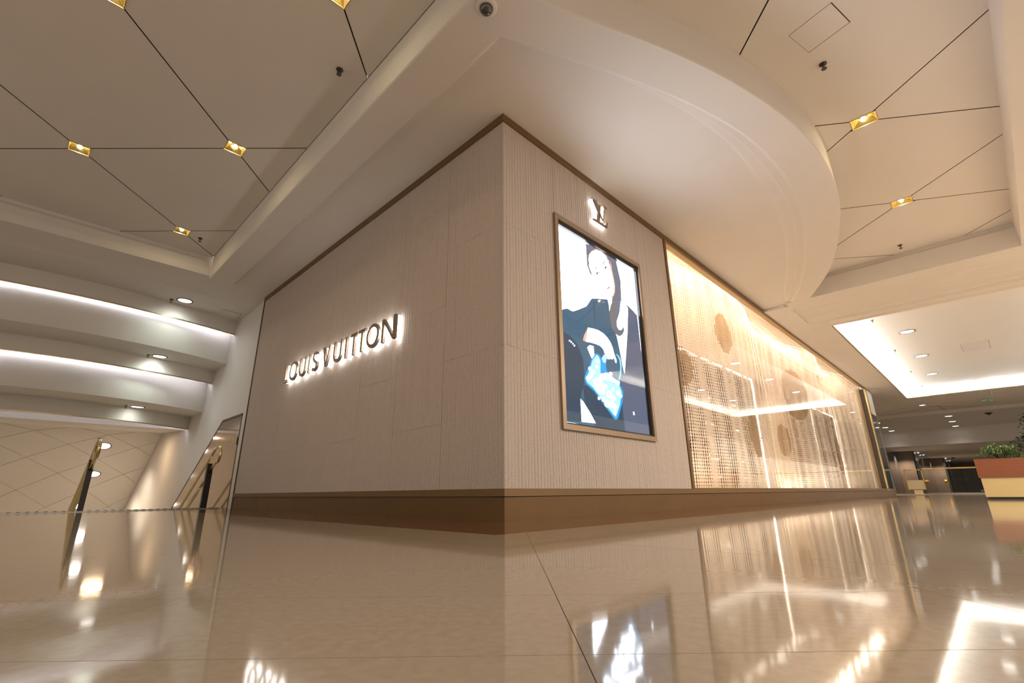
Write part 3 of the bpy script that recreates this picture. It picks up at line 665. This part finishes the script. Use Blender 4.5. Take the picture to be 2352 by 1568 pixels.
# ------------------------------------------------------------------ recessed gold lamps
def gold_lamp(x, y, hx, hy, label):
    t = thing('recessed_lamp', (x, y, ZU), label=label, cat='ceiling lamp', group='square gold lamps where the ceiling grooves cross')
    g = G(); w_ = .008
    g.box((-hx, -hy, -.006), (hx, -hy + w_, .01)).box((-hx, hy - w_, -.006), (hx, hy, .01)).box((-hx, -hy + w_, -.006), (-hx + w_, hy - w_, .01)).box((hx - w_, -hy + w_, -.006), (hx, hy - w_, .01))
    g.build('frame', 'brass_dull', t)
    a, b, c, d, z = hx - w_, hy - w_, hx * .32, hy * .32, .06
    g = G(); lo = [(-a, -b), (0, -b), (a, -b), (a, 0), (a, b), (0, b), (-a, b), (-a, 0)]; hi = [(-c, -d), (0, -d * 1.3), (c, -d), (c * 1.3, 0), (c, d), (0, d * 1.3), (-c, d), (-c * 1.3, 0)]
    g.add([(p[0], p[1], 0) for p in lo] + [(p[0], p[1], z) for p in hi], [(i, (i + 1) % 8, 8 + (i + 1) % 8, 8 + i) for i in range(8)] + [tuple(range(8, 16))])
    g.build('reflector', 'gold', t)
    g = G(); g.lathe([(.004, .055), (.018, .045), (.026, .028), (.022, .01), (.008, .0), (0.001, -.001)], (0, 0, 0), 12); g.build('bulb', 'bulb', t, True)
    spot_light('lamp_glow', (x, y, ZU - .01), 14, WARM, 125, .8, .05)
    return t
labs = ['square gold recessed lamp cut by the top edge, near the camera dome', 'square gold recessed lamp at the top left, partly cut by the frame', 'square gold recessed lamp glowing nearest the left band, above the lettering',
        'square gold recessed lamp at the far left of the upper ceiling', 'smallest square gold lamp at the stairwell end of the left ceiling, beside a sprinkler']
for (x, y), l in zip(left_lights, labs): gold_lamp(x, y, .105, .105, l)
for (x, y), l in zip(right_lights, ['nearer gold recessed lamp in the right ceiling, beside the curved band', 'farther gold recessed lamp in the right ceiling, towards the white cove']): gold_lamp(x, y, .105, .13, l)

# ------------------------------------------------------------------ round downlights
def downlight(x, y, z, r, label, group, e=0, col=COOL, tilt=None, ang=120):
    t = thing('round_downlight', (x, y, z), label=label, cat='downlight', group=group)
    g = G(); g.lathe([(r * 1.12, .0), (r * 1.12, -.008), (r * 1.0, -.012), (r * .94, -.004), (r * .93, 0)], (0, 0, 0), 24); g.build('trim_ring', 'darksteel', t, True)
    g = G(); g.lathe([(r * .93, -.003), (r * .5, -.007), (.001, -.008)], (0, 0, 0), 24); g.build('lens', 'lens', t, True)
    if tilt: t.rotation_euler = tilt
    if e: spot_light('downlight_beam', (x, y, z - .03), e, col, ang, .9, .08)
    return t
downlight(1.70, 10.93, 3.993, .125, 'round downlight in the topmost strip over the stairwell', 'stairwell downlights', 21, COOL, None, 160)
downlight(1.66, 12.10, 3.052, .125, 'round downlight in the middle strip over the stairwell', 'stairwell downlights', 21, COOL, None, 160)
downlight(1.64, 13.38, 2.138, .125, 'round downlight in the lowest strip over the stairwell', 'stairwell downlights', 7, COOL, None, 160)
for (x, y), l in zip(((1.66, 17.99), (1.70, 19.26), (1.62, 20.87)), ('upper downlight in the diamond-panelled slope, beside the tip of the left handrail', 'middle downlight in the diamond-panelled slope, half hidden by the left black post', 'lowest downlight in the diamond-panelled slope, just above the floor edge')):
    downlight(x, y, zs(y) - .004, .15, l, 'downlights in the sloped ceiling', 280, (1, .84, .64), (-math.atan(.577), 0, 0), 140)
area_light('stair_wall_lamp', (1.9, 16.1, 1.84), .4, 17, (1, .70, .42))
for k, x in enumerate((15.8, 19.16, 22.55)):
    downlight(x, .84, 4.197, .16, ('largest', 'middle', 'farthest')[k] + ' downlight of the row in the white-edged ceiling cove', 'downlights in the cove', 130, NEUT)
for k, x in enumerate((15.8, 19.16, 22.55)):
    downlight(x, -1.78, 4.197, .16, ('nearest', 'middle', 'farthest')[k] + ' downlight of the second cove row, seen mirrored in the shop window', 'second row of cove downlights', 130, NEUT)
for k, x in enumerate((35.0, 38.0, 41.0)):
    downlight(x, 1.12, 3.996, .17, ('first', 'second', 'third')[k] + ' downlight of the right-hand trio in the grey corridor ceiling', 'corridor downlights, right-hand trio', 55, NEUT)
for k, x in enumerate((35.4, 38.4, 41.0)):
    downlight(x, 4.35, 3.996, .17, ('first', 'second', 'third')[k] + ' corridor downlight beside the glazed shop corner', 'corridor downlights, trio beside the glazed shop corner', 55, NEUT)

# ------------------------------------------------------------------ sprinklers, dome, detectors, hatches
def sprinkler(x, y, z, label, group='pendent sprinklers', s=1.0):
    t = thing('sprinkler', (x, y, z), label=label, cat='sprinkler', group=group)
    g = G(); g.lathe([(.036 * s, 0), (.034 * s, -.008 * s), (.014 * s, -.012 * s), (.012 * s, -.03 * s)], (0, 0, 0), 14); g.build('escutcheon', 'darksteel', t)
    g = G(); g.tube([(.012 * s, 0, -.03 * s), (.016 * s, 0, -.045 * s), (.004 * s, 0, -.06 * s)], .004 * s, 6); g.tube([(-.012 * s, 0, -.03 * s), (-.016 * s, 0, -.045 * s), (-.004 * s, 0, -.06 * s)], .004 * s, 6); g.build('yoke', 'darksteel', t)
    g = G(); g.lathe([(.001, -.060 * s), (.026 * s, -.060 * s), (.026 * s, -.064 * s), (.001, -.066 * s)], (0, 0, 0), 14); g.build('deflector', 'darksteel', t)
sprinkler(1.484, 3.908, ZU, 'small sprinkler head in the left ceiling beside the short groove at the top')
sprinkler(1.389, 8.767, ZU, 'sprinkler head beside the smallest gold lamp near the stairwell')
sprinkler(4.96, .337, ZU, 'sprinkler head below the square hatch in the right ceiling')
sprinkler(10.31, .317, ZU, 'sprinkler head at the far end of the right ceiling')
sprinkler(1.498, 11.05, 3.993, 'sprinkler head left of the topmost stairwell downlight')
sprinkler(1.468, 12.12, 3.052, 'sprinkler head left of the middle stairwell downlight')
sprinkler(1.437, 13.35, 2.138, 'sprinkler head left of the lowest stairwell downlight')
sprinkler(1.50, 17.70, zs(17.70), 'sprinkler head above the tip of the left brass handrail')
for k, x in enumerate((14.05, 17.75, 21.49, 25.0)): sprinkler(x, 1.33, 4.2, ('first', 'second', 'third', 'fourth')[k] + ' sprinkler from the near corner of the white cove', 'sprinklers in the cove', .85)
dm = thing('security_camera', (1.885, 2.10, ZB), label='black glossy camera dome under the ceiling band at the top centre', cat='camera')
g = G(); g.lathe([(.088, 0), (.088, -.010), (.078, -.018), (.056, -.020)], (0, 0, 0), 28); g.build('mounting_ring', 'paint', dm, True)
g = G(); g.lathe([(.056, -.016)] + [(.056 * math.cos(a * math.pi / 16), -.016 - .056 * math.sin(a * math.pi / 16)) for a in range(1, 8)] + [(.001, -.072)], (0, 0, 0), 28); g.build('dome', 'dome', dm, True)
for x, y, z, l in ((35.0, -.45, 3.99, 'dark round detector right of the corridor downlights'), (60.6, 2.45, 3.0, 'dark round detector far down the corridor ceiling')):
    t = thing('smoke_detector', (x, y, z), label=l, cat='detector', group='corridor ceiling detectors')
    g = G(); g.lathe([(.16, 0), (.15, -.04), (.09, -.06)], (0, 0, 0), 16); g.build('base', 'darksteel', t); g = G(); g.lathe([(.08, -.06), (.06, -.10), (.001, -.11)], (0, 0, 0), 16); g.build('sensor', 'dark', t)
def hatch(P, z, label, gap=.006, rev='groove'):
    mx, my = sum(p[0] for p in P) / 4, sum(p[1] for p in P) / 4
    t = thing('access_hatch', (mx, my, z), label=label, cat='hatch')
    g = G((mx, my, z)); g.prism(P, lambda p: (p[0], p[1], z - .0012), lambda p: (p[0], p[1], z - .0004)); g.build('reveal', rev, t)
    Q = inset(P, gap); Q = [(p[0] - .003, p[1] + .003) for p in Q]
    g = G((mx, my, z)); g.prism(Q, lambda p: (p[0], p[1], z - .004), lambda p: (p[0], p[1], z - .0013)); g.build('door', 'paint', t)
hatch([(4.357, .492), (4.708, .403), (4.614, .034), (4.269, .116)], ZU, 'square access hatch in the right ceiling beside a sprinkler')
hatch([(18.40, -.09), (19.6, -.12), (19.6, -.73), (18.40, -.70)], 4.2, 'faint rectangular access hatch inside the white cove', .016, 'tan')
hatch([(2.42, 11.23), (2.79, 11.30), (2.76, 10.95), (2.39, 10.90)], 3.992, 'small access hatch at the wall end of the topmost stairwell strip', .004)

# ------------------------------------------------------------------ stair handrails with black posts
def handrail(x, pw, label):
    y0 = 10.42; t = thing('stair_handrail', (x, y0 + .2, 0), label=label, cat='handrail', group='brass stair handrails'); O_ = tuple(t.location)
    m_ = -.577
    up = [(x, 10.0 + .12 * 0, 1.075)] + [(x, 10.10, 1.075), (x, 10.2, 1.06), (x, 10.28, 1.02)] + [(x, 10.28 + k, 1.02 + m_ * k) for k in (.5, 1.5, 3, 5, 7.2)]
    lo = [(x, 10.0, .80), (x, 10.06, .795), (x, 10.14, .765), (x, 10.355, .641)]; lo2 = [(x, 10.445 + k, .589 + m_ * k) for k in (0, 1.5, 3, 5, 7.2)]
    G(O_).tube(up, .025, 12).build('upper_rail', 'brass', t, True); G(O_).tube(lo, .025, 12).build('lower_rail', 'brass', t, True); G(O_).tube(lo2, .025, 12).build('lower_rail', 'brass', t, True)
    bend = [(x, 10.0 - .14 * math.sin(a * math.pi / 10), .9375 + .1375 * math.cos(a * math.pi / 10)) for a in range(11)]
    G(O_).tube(bend, .025, 12).build('return_bend', 'brass', t, True)
    for k in (2.6, 4.8):
        yy = 10.28 + k; G(O_).tube([(x, yy, 1.02 + m_ * k), (x, yy, .02 + m_ * k - .35)], .016, 8).build('baluster', 'brass', t)
    G(O_).tube([(x, 10.40, .797), (x, 10.40, .94)], .012, 8).build('bracket', 'brass_dull', t)
    G(O_).box((x - pw / 2, 10.36, .012), (x + pw / 2, 10.44, .785)).build('post', 'black', t)['label'] = 'black square post'
    G(O_).box((x - pw / 2 - .004, 10.356, .785), (x + pw / 2 + .004, 10.444, .795)).build('post_cap', 'dark', t)
handrail(2.545, .098, 'looped brass handrail with black post at the stair head beside the mirrored panel')
handrail(.858, .072, 'looped brass handrail with black post farther left, in front of the diamond ceiling')
# bronze mirrored cladding on the side wall
pn = thing('mirrored_wall_panel', (2.84, 10.03, 0), label='bronze mirrored wall panel with a raking edge that follows the stairs', cat='wall panel'); O_ = tuple(pn.location)
P = [(10.03, -1.5), (10.03, 1.73), (11.29, 1.73), (14.36, -.06), (16.8, -1.5)]
G(O_).prism(P, lambda p: (2.852, p[0], p[1]), lambda p: (2.8585, p[0], p[1])).build('panel', 'mirror', pn)
g = G(O_)
for a, b in (((10.03, -1.5), (10.03, 1.73)), ((10.03, 1.73), (11.29, 1.73)), ((11.29, 1.73), (16.8, -1.5))):
    d = Vector((b[0] - a[0], b[1] - a[1])).normalized(); n = Vector((d.y, -d.x)) * .045
    w2 = .5 if a[0] > 11 else 1
    g.prism([a, b, (b[0] + n.x * w2, b[1] + n.y * w2), (a[0] + n.x * w2, a[1] + n.y * w2)], lambda p: (2.846, p[0], p[1]), lambda p: (2.8575, p[0], p[1]))
g.build('edge_frame', 'darksteel', pn)
G(O_).box((2.835, 10.075, 1.14), (2.852, 10.11, 1.28)).build('latch', 'black', pn)
for yy in (12.0, 12.9, 13.8): pass

# ------------------------------------------------------------------ planter and plants
pl = thing('planter', (15, -1.5, 0), label='long planter with red-brown wooden rim over a cream base beside the corridor', cat='planter'); O_ = tuple(pl.location)
G(O_).box((15.03, -3.4, .05), (16.1, .25, .455)).build('base_panel', 'cream', pl)
G(O_).box((15.06, -3.37, 0), (16.07, .22, .05)).build('plinth', 'black', pl)
g = G(O_).box((15, -3.43, .455), (15.05, .28, .85)).box((16.08, -3.43, .455), (16.13, .28, .85)).box((15.05, .23, .455), (16.08, .28, .85)).box((15.05, -3.43, .455), (16.08, -3.38, .85)); g.build('wooden_rim', 'wood', pl)
G(O_).box((15.05, -3.38, .70), (16.08, .23, .80)).build('soil', 'soil', pl)
def plant(name, loc, n, rad, hgt, leafmats, label, cat, L=.09, W=.035, stems=14, seed=1, droop=.3):
    rnd = random.Random(seed); t = thing(name, loc, label=label, cat=cat); g = G(); gs = G()
    for s_ in range(stems):
        a = rnd.uniform(0, 6.28); r = rad * rnd.uniform(.3, 1); hh = hgt * rnd.uniform(.55, 1.0) * (1 - .35 * (r / rad) ** 2)
        pts = [Vector((0, 0, 0)), Vector((math.cos(a) * r * .35, math.sin(a) * r * .35, hh * .5)), Vector((math.cos(a) * r * .75, math.sin(a) * r * .75, hh * .9)), Vector((math.cos(a) * r, math.sin(a) * r, hh * (1 - droop * rnd.random())))]
        gs.tube(pts, .004, 5, radii=[.007, .005, .004, .002])
        for q in range(n // stems):
            f = rnd.uniform(.35, 1) * 3; i = min(2, int(f)); p = pts[i].lerp(pts[i + 1], f - i)
            d = Vector((rnd.gauss(0, 1), rnd.gauss(0, 1), rnd.gauss(.1, .6))).normalized(); sd = d.cross(Vector((rnd.gauss(0, .4), rnd.gauss(0, .4), 1))).normalized(); nn = sd.cross(d)
            l = L * rnd.uniform(.6, 1.3); wv = W * rnd.uniform(.7, 1.2)
            g.add([p, p + d * l * .5 + sd * wv * .5 + nn * .006, p + d * l - nn * .015, p + d * l * .5 - sd * wv * .5 + nn * .006, p + d * l * .5 - nn * .002], [(0, 1, 4), (1, 2, 4), (2, 3, 4), (3, 0, 4)], 0 if rnd.random() < .78 else 1)
    o = g.build('foliage', list(leafmats), t); o['kind'] = 'stuff'; gs.build('stems', 'bark', t)
plant('bushy_plant', (15.45, -.17, .80), 1400, .40, .42, ('leaf', 'leaf_pale'), 'bushy green plant with pale leaf tips in the end of the planter', 'plant', .075, .022, 30, 3)
plant('low_plant', (15.5, -.62, .80), 160, .28, .16, ('leaf', 'leaf_dark'), 'low dark green plant in the planter below the drooping tree', 'plant', .07, .03, 10, 4)
tr = thing('indoor_tree', (16.9, -1.12, 0), label='dark-leaved indoor tree with drooping branches at the right edge', cat='tree')
g = G(); g.tube([(0, 0, 0), (.03, .0, 1.0), (0, .05, 1.9), (.02, .1, 2.4)], .03, 8, radii=[.05, .04, .03, .02]); g.build('trunk', 'bark', tr, True)
g = G(); gb = G(); rnd = random.Random(11)
for s_ in range(22):
    a = rnd.uniform(0, 6.28); z0 = rnd.uniform(1.15, 2.1); r = rnd.uniform(.35, .85)
    pts = [Vector((0, .05, z0)), Vector((math.cos(a) * r * .5, math.sin(a) * r * .5, z0 + .14)), Vector((math.cos(a) * r, math.sin(a) * r, z0 - rnd.uniform(.0, .28)))]
    gb.tube(pts, .01, 5, radii=[.012, .008, .003])
    for q in range(75):
        f = rnd.uniform(.2, 1) * 2; i = min(1, int(f)); p = pts[i].lerp(pts[i + 1], f - i) + Vector((rnd.gauss(0, .05), rnd.gauss(0, .05), rnd.gauss(0, .045)))
        d = Vector((rnd.gauss(0, 1), rnd.gauss(0, 1), rnd.gauss(-.5, .6))).normalized(); sd = d.orthogonal().normalized()
        g.add([p, p + d * .05 + sd * .022, p + d * .10, p + d * .05 - sd * .022], [(0, 1, 2, 3)])
g.build('foliage', 'leaf_dark', tr)['kind'] = 'stuff'; gb.build('branches', 'bark', tr)
fairy = thing('fairy_light', (16.7, -.78, 1.42), label='tiny lit bulb in the dark tree at the right edge', cat='lamp')
G().lathe([(.001, .02), (.018, .01), (.022, -.01), (.001, -.026)], (0, 0, 0), 10).build('bulb', 'lens', fairy, True)
G().tube([(0, 0, .015), (-.03, -.05, .3)], .003, 5).build('wire', 'dark', fairy)

# ------------------------------------------------------------------ brass barrier and glass balustrade
bs = thing('brass_barrier', (30, 2.76, 0), label='brass-framed barrier stand with a cream lower panel at the corridor end of the shop', cat='barrier'); O_ = tuple(bs.location)
g = G(O_); y0, y1, z0, z1 = 2.44, 3.10, .20, 1.13
g.box((29.98, y0, z0), (30.02, y0 + .035, z1)).box((29.98, y1 - .035, z0), (30.02, y1, z1)).box((29.98, y0, z1 - .05), (30.02, y1, z1)); g.build('frame', 'barrier', bs)
G(O_).box((29.99, y0 + .035, .24), (30.01, y1 - .035, .64)).build('cream_panel', 'paper', bs)
g = G(O_)
for k in range(11): g.lathe([(.001, -.02), (.03, -.02), (.035, .01), (.001, .04)], (30, y0 + .05 + k * .056, .22), 8)
g.build('scalloped_edge', 'brass', bs)
G(O_).box((29.93, 2.55, 0), (30.07, 2.92, .03)).box((29.98, 2.58, .03), (30.02, 2.90, .2)).build('foot', 'paper', bs)
rl = thing('glass_balustrade', (31, 0, 0), label='glass balustrade with a brass top rail running behind the planter', cat='balustrade'); O_ = tuple(rl.location)
G(O_).box((30.96, -4.5, 1.14), (31.04, 2.52, 1.195)).build('top_rail', 'barrier', rl)
for k in range(5): G(O_).box((30.99, -4.45 + k * 1.395, .06), (31.01, -4.45 + k * 1.395 + 1.375, 1.14)).build('glass_panel', 'clear', rl)
G(O_).box((30.97, -4.5, 0), (31.03, 2.5, .06)).build('base_channel', 'steel', rl)

downlight(28.7, 1.7, 3.913, .12, 'added ceiling downlight brightening the brass barrier stand', 'added barrier fill', 160, (1, .86, .62), None, 110)  # fitting and beam added to brighten the barrier panel and brass
# hanging exit sign
ex = thing('exit_sign', (22, -.35, 3.0), label='clear hanging exit sign with green arrow and running figure', cat='sign')
G().box((-.008, -.17, -.10), (.008, .17, .08)).build('plate', 'clear', ex)
for yy in (-.14, .14): G().tube([(0, yy, .08), (0, yy, 1.2)], .0015, 5).build('hanger', 'paint', ex)
g = G(); d_ = lambda p: (-.0085, -p[0], p[1]); e_ = lambda p: (-.0105, -p[0], p[1])
for P in ([(-.15, 0), (-.10, .035), (-.10, .012), (-.02, .012), (-.02, -.012), (-.10, -.012), (-.10, -.035)],
          [(.0, -.06), (.0, .06), (.015, .06), (.015, -.06)], [(.015, .045), (.015, .06), (.13, .06), (.13, .045)], [(.115, -.06), (.115, .045), (.13, .045), (.13, -.06)],
          [(.05, .025), (.065, .04), (.08, .025), (.065, .012)], [(.045, -.01), (.06, .01), (.085, .005), (.07, -.02)], [(.035, -.05), (.06, -.02), (.07, -.02), (.048, -.055)], [(.07, -.02), (.08, -.02), (.10, -.05), (.088, -.055)]):
    g.prism(P, d_, e_)
g.build('pictogram', 'green', ex)

# ------------------------------------------------------------------ shop fronts down the corridor
def wallbox(name, a, b, m): return setk(G().box(a, b).build(name, m), **STR)
wallbox('wall_corridor', (23.8, 5.6, 0), (42, 5.8, 4.0), 'brown')
wallbox('wall_corridor', (42, 5.1, 0), (47.3, 5.3, 3.0), 'darkglass')
wallbox('wall_corridor', (47.3, 4.15, 0), (47.5, 5.3, 3.0), 'brown')
wallbox('wall_corridor', (47.5, 4.05, 0), (60.2, 4.25, 3.0), 'darkglass')
wallbox('wall_corridor', (60.2, 3.2, 0), (60.4, 4.25, 3.0), 'brown')
wallbox('wall_corridor', (60.4, 3.1, 0), (74, 3.3, 3.0), 'darkglass')
wallbox('wall_corridor', (42.1, 5.05, 0), (42.4, 5.1, 3.0), 'steel')
wallbox('wall_corridor', (74, 1.45, 0), (74.3, 3.3, 3.0), 'brown')
wallbox('wall_corridor', (74, -8, 0), (74.3, 1.45, 3.0), 'black')
wallbox('baseboard_corridor', (72.9, -8, 0), (73.0, 1.5, .12), 'steel')
for k, (x, y) in enumerate(((49.5, 3.95), (53.2, 3.95), (60.9, 3.0), (66.2, 3.0))):
    t = thing('shopfront_spotlight', (x, y, 2.99), label=('tiny lit spotlight at the top of the first dark shopfront', 'second tiny lit spotlight along the first dark shopfront', 'tiny lit spotlight at the start of the farther dark shopfront', 'last tiny lit spotlight of the farther dark shopfront')[k], cat='spotlight', group='spotlights over the dark shopfronts')
    G().lathe([(.10, 0), (.10, -.05), (.09, -.05)], (0, 0, 0), 12).build('housing', 'steel', t); G().lathe([(.085, -.045), (.001, -.06)], (0, 0, 0), 12).build('lens', 'lens', t)
    spot_light('shopfront_beam', (x - .8, y - .3, 2.9), 60, (1, .8, .6), 120)
for x, y in ((46.2, 4.6), (59, 3.5), (40, 4.8), (30, 4.6)): spot_light('panel_wash', (x, y, 2.9 if x > 42 else 3.9), (80 if x == 40 else 260), (1, .78, .58), 130)
og = thing('lit_orange_sign', (60.15, 3.36, .98), label='small lit orange square sign on the far brown shopfront panel', cat='sign')
G().box((-.03, -.06, -.06), (0, .08, .07)).build('sign_face', 'orange', og); G().box((0, -.07, -.07), (.05, .09, .08)).build('housing', 'dark', og)
